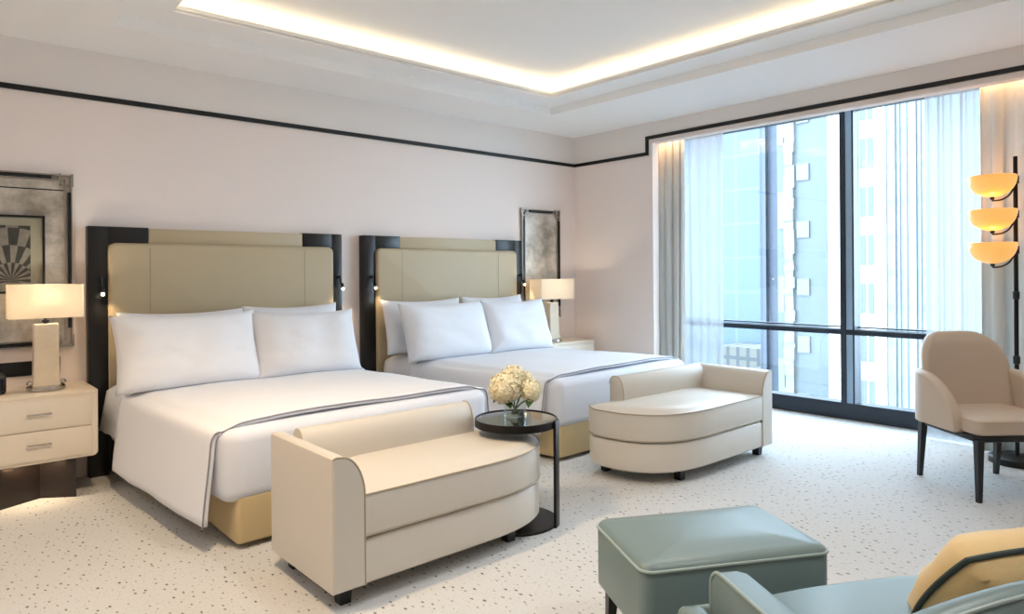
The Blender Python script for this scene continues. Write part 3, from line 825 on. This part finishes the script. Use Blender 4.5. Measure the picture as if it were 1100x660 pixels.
# small things on the nightstands
bm = bx(-5.66, -5.485, -0.34, -0.16, 0.677, 0.80, bev=0.02, seg=3)
o = thing('bedside_clock', 'black rounded bedside clock radio at the left edge on the left nightstand', 'clock', (-5.57, -0.25, 0.677))
rehome(link('clock_body', bm, MT['darkbox'], o), o)
rehome(link('display', bx(-5.64, -5.50, -0.343, -0.339, 0.70, 0.77), pbr('clock_display', (8, 12, 22), 0.1), o), o)
o = thing('telephone', 'dark telephone with a pale curved handset on the corner nightstand beside its lamp', 'telephone', (-0.845, -0.30, 0.655))
bm = bmesh.new(); prism(bm, rrect(-0.065, 0.065, -0.07, 0.07, 0.02), [(0, 0.0), (0, 0.02), (0.012, 0.035)]); link('phone_body', bm, MT['darkbox'], o)
bm = bmesh.new(); tube(bm, [(-0.065+0.013*k, -0.02, 0.075-0.035*math.sin(PI*k/10)*1.0) for k in range(11)], 0.02, n=12)
for sx in (-0.06, 0.06): bmesh.ops.create_uvsphere(bm, u_segments=14, v_segments=10, radius=0.022, matrix=Matrix.Translation((sx, -0.02, 0.065)))
link('handset', bm, MT['greybowl'], o)

# black socket panels on the wall behind the nightstands
tag(link('wall_socket_panel', bx(-5.66, -5.305, -0.012, -0.001, 0.742, 0.838, bev=0.002), MT['darkbox'], smooth=False), 'long black switch panel on the wall above the left nightstand', 'switch panel')
tag(link('wall_socket_panel', bx(-0.86, -0.50, -0.012, -0.001, 0.755, 0.865, bev=0.002), MT['darkbox'], smooth=False), 'long black switch panel on the wall above the corner nightstand', 'switch panel')
tag(link('wall_switch', bx(-5.178, -5.158, -0.012, -0.001, 0.745, 0.855, bev=0.002), MT['darkbox'], smooth=False), 'slim upright black wall switch just right of the left lamp column', 'switch')

# ------------------------------------------------------------------ wall mirrors
def wall_mirror(label, x0, x1, z0, z1, art):
    c = (x0+x1)/2; a, b = x0-c, x1-c
    t = thing('wall_mirror', label, 'mirror', (c, 0, 0))
    link('mirror_glass', bx(a+0.045, b-0.045, -0.022, -0.004, z0+0.045, z1-0.045, bev=0.002), MT['mirror'], t, smooth=False)
    bm = bmesh.new()
    for q, w in ((0.0, 0.009), (0.038, 0.009)):
        box(bm, a+q, a+q+w, -0.034, -0.002, z0+q, z1-q); box(bm, b-q-w, b-q, -0.034, -0.002, z0+q, z1-q)
        box(bm, a+q, b-q, -0.034, -0.002, z1-q-w, z1-q); box(bm, a+q, b-q, -0.034, -0.002, z0+q, z0+q+w)
    # corner blocks
    for px in (a-0.008, b-0.075):
        for pz in (z0-0.008, z1-0.075):
            box(bm, px+0.0, px+0.083, -0.030, -0.002, pz+0.0, pz+0.012 if pz < 1 else pz+0.010)
            box(bm, px+0.0, px+0.010, -0.030, -0.002, pz, pz+0.083); box(bm, px+0.073, px+0.083, -0.030, -0.002, pz, pz+0.083)
    link('frame', bm, MT['silver'], t, smooth=False)
    W_ = b-a; H_ = z1-z0
    for r_ in ((a+0.003, a+0.030, z0+0.12, z1-0.12), (b-0.030, b-0.003, z0+0.12, z1-0.12)):
        link('side_bar', bx(r_[0]+0.006, r_[1]-0.004, -0.040, -0.006, r_[2], r_[3]), MT['black'], t, smooth=False)
    for zz in (z0+0.010, z1-0.030):
        link('cross_bar', bx(a+0.12, b-0.12, -0.040, -0.006, zz, zz+0.020), MT['black'], t, smooth=False)
    if art:
        link('inset_line', bx(a+0.05, b-0.05, -0.0245, -0.021, z1-0.112, z1-0.104), MT['black'], t, smooth=False)
    else:
        link('inset_line', bx(a+0.05, b-0.05, -0.0245, -0.021, z0+0.060, z0+0.072), MT['black'], t, smooth=False)
    return t
wall_mirror('wide antiqued mirror in a black and silver frame above the left nightstand', -5.70, -5.085, 0.93, 2.105, True)
wall_mirror('tall antiqued mirror panel in a slim silver and black frame, above the corner nightstand', -0.872, -0.285, 0.90, 2.115, False)

# reflection in the left mirror, built as a solid framed fan print
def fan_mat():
    m, nt, out = node_mat('reflected_fan')
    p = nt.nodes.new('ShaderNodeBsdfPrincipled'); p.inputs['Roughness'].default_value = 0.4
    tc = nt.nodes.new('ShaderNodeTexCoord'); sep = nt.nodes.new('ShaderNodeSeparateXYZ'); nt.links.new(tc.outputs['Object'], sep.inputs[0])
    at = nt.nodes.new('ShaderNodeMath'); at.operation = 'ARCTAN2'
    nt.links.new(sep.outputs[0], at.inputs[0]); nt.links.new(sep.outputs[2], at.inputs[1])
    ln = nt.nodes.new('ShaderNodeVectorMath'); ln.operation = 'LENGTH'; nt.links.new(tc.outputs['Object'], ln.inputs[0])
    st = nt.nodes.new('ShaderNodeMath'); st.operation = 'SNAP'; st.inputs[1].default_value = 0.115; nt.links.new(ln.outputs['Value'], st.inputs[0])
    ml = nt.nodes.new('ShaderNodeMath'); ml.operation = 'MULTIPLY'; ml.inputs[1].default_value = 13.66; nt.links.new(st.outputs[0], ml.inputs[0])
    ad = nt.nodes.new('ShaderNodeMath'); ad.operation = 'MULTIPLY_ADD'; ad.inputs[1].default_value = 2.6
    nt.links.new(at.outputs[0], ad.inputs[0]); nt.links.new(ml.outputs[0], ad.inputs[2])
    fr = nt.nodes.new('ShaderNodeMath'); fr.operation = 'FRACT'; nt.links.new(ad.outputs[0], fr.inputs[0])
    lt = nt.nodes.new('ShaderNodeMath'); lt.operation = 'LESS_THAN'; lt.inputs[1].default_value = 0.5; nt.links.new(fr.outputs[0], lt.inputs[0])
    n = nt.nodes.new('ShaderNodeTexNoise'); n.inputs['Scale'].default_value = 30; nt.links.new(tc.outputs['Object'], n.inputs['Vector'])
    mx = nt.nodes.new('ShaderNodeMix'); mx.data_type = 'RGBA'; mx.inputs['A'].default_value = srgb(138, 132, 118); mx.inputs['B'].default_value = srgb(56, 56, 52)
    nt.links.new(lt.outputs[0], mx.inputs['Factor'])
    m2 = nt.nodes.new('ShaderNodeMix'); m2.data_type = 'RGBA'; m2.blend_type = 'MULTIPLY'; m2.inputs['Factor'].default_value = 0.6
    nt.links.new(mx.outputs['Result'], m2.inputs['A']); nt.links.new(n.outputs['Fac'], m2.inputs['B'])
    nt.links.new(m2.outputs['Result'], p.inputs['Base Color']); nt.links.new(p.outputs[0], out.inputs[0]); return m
t = thing('reflected_print', 'solid stand-in for a black-framed dark and pale fan print reflected in the left mirror', 'picture', (-5.43, -0.023, 1.55))
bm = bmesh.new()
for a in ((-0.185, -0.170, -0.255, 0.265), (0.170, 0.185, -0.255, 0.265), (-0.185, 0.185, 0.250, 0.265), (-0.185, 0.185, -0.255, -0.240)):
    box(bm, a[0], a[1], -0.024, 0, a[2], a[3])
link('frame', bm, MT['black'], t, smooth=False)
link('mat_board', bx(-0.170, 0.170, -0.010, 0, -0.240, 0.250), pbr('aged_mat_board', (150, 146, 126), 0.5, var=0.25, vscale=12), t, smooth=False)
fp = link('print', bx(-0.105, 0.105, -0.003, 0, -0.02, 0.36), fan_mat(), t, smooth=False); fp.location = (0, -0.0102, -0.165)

# ------------------------------------------------------------------ taupe armchair by the window
ax = Vector((0.775, -0.632)); ay = Vector((-0.632, -0.775))   # width axis, facing direction
L1 = Vector((-0.752, -3.945))
org = L1+ax*0.265+ay*0.265
t = thing('armchair', 'taupe leather tub armchair on tapered black legs, in front of the right drape', 'armchair', (org.x, org.y, 0), math.atan2(ax.y, ax.x))
# local: +y = facing away from ay?  local x = -ax, local y = -ay rotated => facing is local -y
def arm_chair(t):
    hw = 0.285; hd = 0.275
    for sx in (-1, 1):
        for sy in (-1, 1):
            link('leg', taper_leg(bmesh.new(), sx*0.265, -sy*0.255 if False else sy*0.265, 0.0, 0.375, 0.026, 0.042, dx=sx*0.004, dy=(0.03 if sy > 0 else -0.004)), MT['black'], t)
    U = rrect(-hw, hw, -hd, hd+0.02, (0.12, 0.12, 0.05, 0.05), 8)
    link('seat_rail', prism(bmesh.new(), U, [(0.004, 0.362), (0, 0.366), (0, 0.396), (0.004, 0.400)]), MT['black'], t)
    seat = link('seat', prism(bmesh.new(), rrect(-hw+0.0, hw-0.0, -hd-0.01, hd-0.03, 0.05), rlev(0.401, 0.500, 0.020)[:-1], dome=0.022), MT['taupe'], t)
    bm = bmesh.new(); tube(bm, [(a, b, 0.487) for a, b in inset_poly(rrect(-hw, hw, -hd-0.01, hd-0.03, 0.05), -0.0)], 0.004, closed=True)
    link('piping', bm, MT['taupepipe'], seat)
    # backrest: rounded-top panel curved in plan
    bm = bmesh.new(); bw = 0.30; pts = []
    def bmap(x, z, y):   # curve
        cv = -0.10*(abs(x)/0.30)**2.2
        lean = 0.10*(z-0.45)/0.5
        return (x, 0.245+cv+lean+y, z)
    nx, nz = 26, 22
    def shape(u, v, ins):
        # u,v in [-1,1]x[0,1]; superellipse top
        w = bw-ins; zt = 0.985-ins; z0 = 0.405
        z = z0+(zt-z0)*v
        rr = 0.24
        if z > zt-rr: k = (z-(zt-rr))/rr; ww = (w-0.20)+0.20*math.sqrt(max(0, 1-k**2.2))
        else: ww = w
        return u*ww, z
    g = {}
    for sd, yo in ((0, -0.045), (1, 0.045)):
        for i in range(nx+1):
            for j in range(nz+1):
                u = -1+2*i/nx; v = 1-(1-j/nz)**1.6
                ed = min(1-abs(u), (1-v))
                x, z = shape(u, v, 0.0)
                puff = (min(1, ed/0.12))**0.5
                g[sd, i, j] = bm.verts.new(bmap(x, z, yo*puff))
    for sd in (0, 1):
        for i in range(nx):
            for j in range(nz):
                bm.faces.new((g[sd, i, j], g[sd, i+1, j], g[sd, i+1, j+1], g[sd, i, j+1]))
    for i in range(nx): bm.faces.new((g[0, i, 0], g[0, i+1, 0], g[1, i+1, 0], g[1, i, 0]))
    link('backrest', bm, MT['taupe'], t, angle=70)
    # arms: wrap from the back forwards, top sweeping down to the seat rail
    for sx in (-1, 1):
        bm = bmesh.new(); rows = []; N = 36; pl = []
        for i in range(N+1):
            f = i/N
            # plan path from mid-back round the corner to the front
            if f < 0.40:
                a = PI/2*(f/0.40); x = 0.13+0.185*math.sin(a); y = 0.335-0.185*(1-math.cos(a))
                nx_, ny_ = math.sin(a), math.cos(a)
            else:
                x = 0.315-0.02*(f-0.4); y = 0.15-(f-0.40)/0.60*0.30; nx_, ny_ = 1, 0
            if f < 0.30: zt = 0.74
            else:
                k = (f-0.30)/0.70; zt = 0.43+0.31*max(0, 1-k**2.0)**0.60
            th = 0.036
            sec = []
            for q in range(13):
                a = PI*q/12
                sec.append((x+nx_*th*math.cos(a), y+ny_*th*math.cos(a), zt-th+th*math.sin(a)))
            sec = [(x+nx_*th, y+ny_*th, 0.40)]+sec+[(x-nx_*th, y-ny_*th, 0.40)]
            rows.append([bm.verts.new((sx*p[0], p[1], p[2])) for p in sec]); pl.append((sx*(x+nx_*th*0.9), y+ny_*th*0.9, zt-th*0.6))
        for A, B in zip(rows, rows[1:]):
            for k in range(len(A)-1): bm.faces.new((A[k], A[k+1], B[k+1], B[k]))
        bm.faces.new(rows[0]); bm.faces.new(rows[-1])
        arm = link('armrest', bm, MT['taupe'], t, angle=60)
        bm = bmesh.new(); tube(bm, pl[10:], 0.004); link('piping', bm, MT['taupepipe'], arm)
arm_chair(t)

# ------------------------------------------------------------------ floor lamp with three amber bowls
LX, LY = 0.10, -4.29
t = thing('floor_lamp', 'black floor lamp with three amber bowl shades stacked on one pole, before the right drape', 'floor lamp', (LX, LY, 0))
bm = bmesh.new(); lathe(bm, [(0, 0), (0.17, 0), (0.175, 0.004), (0.175, 0.045), (0.165, 0.052), (0.05, 0.056), (0.0, 0.058)], n=48)
link('lamp_foot', bm, MT['black'], t)
bm = bmesh.new(); tube(bm, [(0, 0, 0.05), (0, 0, 2.23)], 0.0145, n=16)
pole = link('pole', bm, MT['bronze'], t)
for z in (2.06, 1.81, 1.55, 1.22, 0.75):
    bm = bmesh.new(); lathe(bm, [(0.015, z-0.03), (0.022, z-0.027), (0.022, z+0.027), (0.015, z+0.03)], n=20); link('collar', bm, MT['black'], pole)
d = -rv*0.97
for z in (1.935, 1.690, 1.450):
    cx_, cy_ = d.x*0.175, d.y*0.175
    bm = bmesh.new(); prof = []
    R, H = 0.152, 0.150
    for k in range(13):
        a = PI/2*k/12; prof.append((R*math.sin(a)**0.85 if k else 0, H*(1-math.cos(a))))
    inner = [(r*0.965, zz+0.004) for r, zz in reversed(prof) if r > 0]+[(0, 0.006)]
    lathe(bm, prof+inner, (cx_, cy_, z), 40)
    sh = link('bowl_shade', bm, MT['amber'], t); 
    bm = bmesh.new()
    P = []
    for k in range(13):
        a = PI/2*k/12
        P.append((d.x*(0.175-0.165*math.sin(a)**0.8), d.y*(0.175-0.165*math.sin(a)**0.8), z-0.026+0.155*(1-max(0, math.cos(a))**0.8)))
    tube(bm, P, 0.0065, n=8)
    lathe(bm, [(0, -0.022), (0.012, -0.020), (0.016, -0.004), (0.014, 0.001), (0, 0.001)], (cx_, cy_, z), 16)
    link('bracket_arm', bm, MT['black'], t)
    light('bowl_glow', 'POINT', (LX+cx_, LY+cy_, z+0.11), 0.7, (1, 0.68, 0.34), shadow_soft_size=0.03)

# ------------------------------------------------------------------ teal ottoman
t = thing('ottoman', 'teal leather rectangular ottoman on dark legs, in front of the teal armchair', 'ottoman', (-3.702, -4.156, 0), math.radians(-28.5))
P = rrect(-0.360, 0.357, -0.234, 0.234, 0.045, 8)
body = link('body', prism(bmesh.new(), P, [(0.012, 0.185), (0.002, 0.195), (0, 0.21), (0, 0.405), (0.006, 0.413)]), MT['teal'], t)
topc = link('seat_cushion', prism(bmesh.new(), P, [(0.002, 0.411), (0.0, 0.417), (0.006, 0.428), (0.02, 0.438)], dome=0.026), MT['teal'], t)
bm = bmesh.new(); tube(bm, [(a, b, 0.416) for a, b in inset_poly(P, -0.001)], 0.0055, closed=True)
link('piping', bm, MT['tealpipe'], topc)
link('base_rail', prism(bmesh.new(), inset_poly(P, 0.025), [(0, 0.172), (0, 0.190)]), MT['black'], t)
for sx in (-1, 1):
    for sy in (-1, 1):
        link('leg', taper_leg(bmesh.new(), sx*0.305, sy*0.185, 0.0, 0.182, 0.024, 0.045, dx=sx*0.012, dy=sy*0.008), MT['black'], t)

# ------------------------------------------------------------------ teal armchair in the foreground (low arms, T cushion)
t = thing('armchair', 'teal leather armchair with low arms and an ochre cushion, in the bottom right foreground', 'armchair', (-4.27, -4.42, 0), math.atan2(-0.51, 0.86))
# local x runs along the front edge, local -y towards the back
R1 = 1.26
body = link('frame', prism(bmesh.new(), rrect(0.085, R1, -0.64, -0.035, 0.05), rlev(0.14, 0.30, 0.015)), MT['teal'], t)
LV = [(0.012, 0.302), (0.002, 0.312), (0.0, 0.33), (0.0, 0.415), (0.006, 0.430), (0.018, 0.440), (0.030, 0.446)]
LE = [(0.010, 0.302), (0.0, 0.312), (0.0, 0.415), (0.004, 0.428), (0.012, 0.437), (0.020, 0.441)]
front = [(R1-0.116-(R1-0.313)*k/12, 0.012+0.016*math.sin(PI*k/12)) for k in range(13)]
TM = [(0.197, -0.56), (R1-0.115, -0.56)]+front
bm = prism(bmesh.new(), TM, LV, dome=0.032)
for x0, x1 in ((0.0, 0.25), (R1-0.17, R1+0.085)):
    prism(bm, rrect(x0, x1, -0.034, 0.012, 0.020), LE)
for x0, x1 in ((0.0, 0.083), (R1+0.002, R1+0.085)):
    prism(bm, rrect(x0, x1, -0.105, 0.010, 0.035), LE)
cush = link('seat_cushion', bm, MT['teal'], t)
bm = bmesh.new(); tube(bm, [(0.197, -0.036, 0.432)]+[(a, b+0.001, 0.428) for a, b in reversed(front)]+[(R1-0.115, -0.036, 0.432)], 0.005); link('piping', bm, MT['tealpipe'], cush)
for x0, x1, s in ((0.085, 0.195, 1), (R1-0.11, R1, -1)):
    prof = rrect(-0.60, -0.036, 0.14, 0.562, (0.055, 0, 0, 0.0), 10)
    bm = bmesh.new(); prism(bm, prof, [(0.010, x0), (0.0, x0+0.008), (0.0, x1-0.045), (0.008, x1-0.02), (0.024, x1-0.004), (0.035, x1)] if s > 0 else [(0.035, x0), (0.024, x0+0.004), (0.008, x0+0.02), (0.0, x0+0.045), (0.0, x1-0.008), (0.010, x1)], axis='x')
    arm = link('armrest', bm, MT['teal'], t)
    xo = x0+0.004 if s > 0 else x1-0.004
    bm = bmesh.new(); tube(bm, [(xo, -0.036, 0.20)]+[(xo, a, b) for a, b in prof[:11]]+[(xo, -0.59, 0.562)], 0.0055)
    link('piping', bm, MT['tealpipe'], arm)
bm = bmesh.new(); rows = []; crest = []
for i in range(33):
    u = i/32; x = 0.09+(R1-0.095)*u; zt = 0.600+0.145*math.sin(PI*u)**0.55
    sec = [(-0.545, 0.30), (-0.575, zt-0.05), (-0.588, zt-0.018), (-0.610, zt-0.003), (-0.632, zt-0.003), (-0.655, zt-0.020), (-0.668, zt-0.05), (-0.70, 0.14), (-0.62, 0.14)]
    rows.append([bm.verts.new((x, a, b)) for a, b in sec]); crest.append((x, -0.650, zt-0.012))
for A, B in zip(rows, rows[1:]):
    for k in range(len(A)): bm.faces.new((A[k], A[(k+1) % len(A)], B[(k+1) % len(A)], B[k]))
bm.faces.new(rows[0]); bm.faces.new(rows[-1])
back = link('backrest', bm, MT['teal'], t)
bm = bmesh.new(); tube(bm, crest[1:-1], 0.005); link('piping', bm, MT['tealpipe'], back)
for x, y in ((0.13, -0.09), (R1-0.05, -0.09), (0.13, -0.58), (R1-0.05, -0.58)):
    link('leg', taper_leg(bmesh.new(), x, y, 0.0, 0.15, 0.026, 0.045), MT['black'], t)
# ochre cushion leaning in the chair
def cushion(root_loc, w, h, T, rot):
    bm = bmesh.new(); n = 24; vv = {}; rim = []
    for sd in (1, -1):
        for i in range(n+1):
            for j in range(n+1):
                u = -1+2*i/n; v = -1+2*j/n
                # map the square to a rounded square
                su = u*math.sqrt(max(0, 1-v*v*0.24)); sv = v*math.sqrt(max(0, 1-u*u*0.24))
                k = max(abs(u), abs(v)); prof = max(0, 1-k**3.0)**0.55
                y = sd*T/2*prof+0.006*noise.noise(Vector((u*2.5, v*2.5, sd*3+9)))*prof*2
                vv[sd, i, j] = bm.verts.new((su*w/2, y, sv*h/2))
    for sd in (1, -1):
        for i in range(n):
            for j in range(n): bm.faces.new((vv[sd, i, j], vv[sd, i+1, j], vv[sd, i+1, j+1], vv[sd, i, j+1]))
    ring = [(i, 0) for i in range(n)]+[(n, j) for j in range(n)]+[(n-i, n) for i in range(n)]+[(0, n-j) for j in range(n)]
    rim = [vv[1, i, j].co.copy() for i, j in ring]
    t = thing('cushion', 'ochre velvet cushion with dark green piping, on the teal armchair', 'cushion', root_loc)
    t.rotation_euler = rot
    link('cushion_cover', bm, MT['ochre'], t, angle=180)
    bm = bmesh.new(); tube(bm, rim, 0.008, closed=True); link('piping', bm, MT['dkgreen'], t)
    return t
wv = Vector((0.86, -0.51)); bv = Vector((-0.51, -0.86))
cp = Vector((-4.27, -4.42))+wv*0.845+bv*0.30
cu = cushion((cp.x, cp.y, 0.556), 0.56, 0.36, 0.23, (math.radians(36), 0, math.atan2(-0.51, 0.86)))

# ------------------------------------------------------------------ recessed downlights: first inferred from the carpet shadow, the rest unseen, added as fill
for k, (x, y, z, e) in enumerate(((-5.15, -2.75, 3.0, 140), (-5.6, -4.3, 3.0, 34), (-3.9, -3.6, 3.25, 50), (-2.3, -3.6, 3.25, 36), (-3.6, -5.5, 3.0, 50), (-0.55, -5.7, 3.0, 14), (-7.0, -2.5, 3.0, 50))):
    t = thing('unseen_downlight', ('round white recessed ceiling downlight above the floor left of the nearer bed', 'unseen ceiling downlight added as fill above the camera side of the room at left', 'unseen downlight added as fill in the raised ceiling above the left bench',
              'unseen downlight added as fill in the raised ceiling above the right bench', 'unseen ceiling downlight added as fill above the teal armchair', 'unseen ceiling downlight added as fill in the corner near the floor lamp', 'unseen ceiling downlight added as fill nearest the far left wall')[k], 'ceiling light', (x, y, z))
    bm = bmesh.new(); lathe(bm, [(0.045, -0.001), (0.045, -0.006), (0.065, -0.006), (0.068, 0.0), (0.045, -0.001)], n=28); link('trim_ring', bm, MT['ceil'], t)
    bm = bmesh.new(); lathe(bm, [(0, -0.002), (0.044, -0.002), (0.044, -0.0005), (0, -0.0005)], n=28); link('lamp_lens', bm, MT['bulb'], t)
    light('unseen_downlight_beam', 'SPOT', (x, y, z-0.02), e, (1, 0.72, 0.43) if k == 0 else SOFT, (0, 0, 0), spot_size=math.radians(116 if k == 0 else 125), spot_blend=0.7, shadow_soft_size=0.03 if k == 0 else 0.06)
# strips under the nightstands
light('nightstand_strip', 'AREA', (-5.37, -0.455, 0.235), 0.8, WARM, (0, 0, 0), shape='RECTANGLE', size=0.30, size_y=0.02)
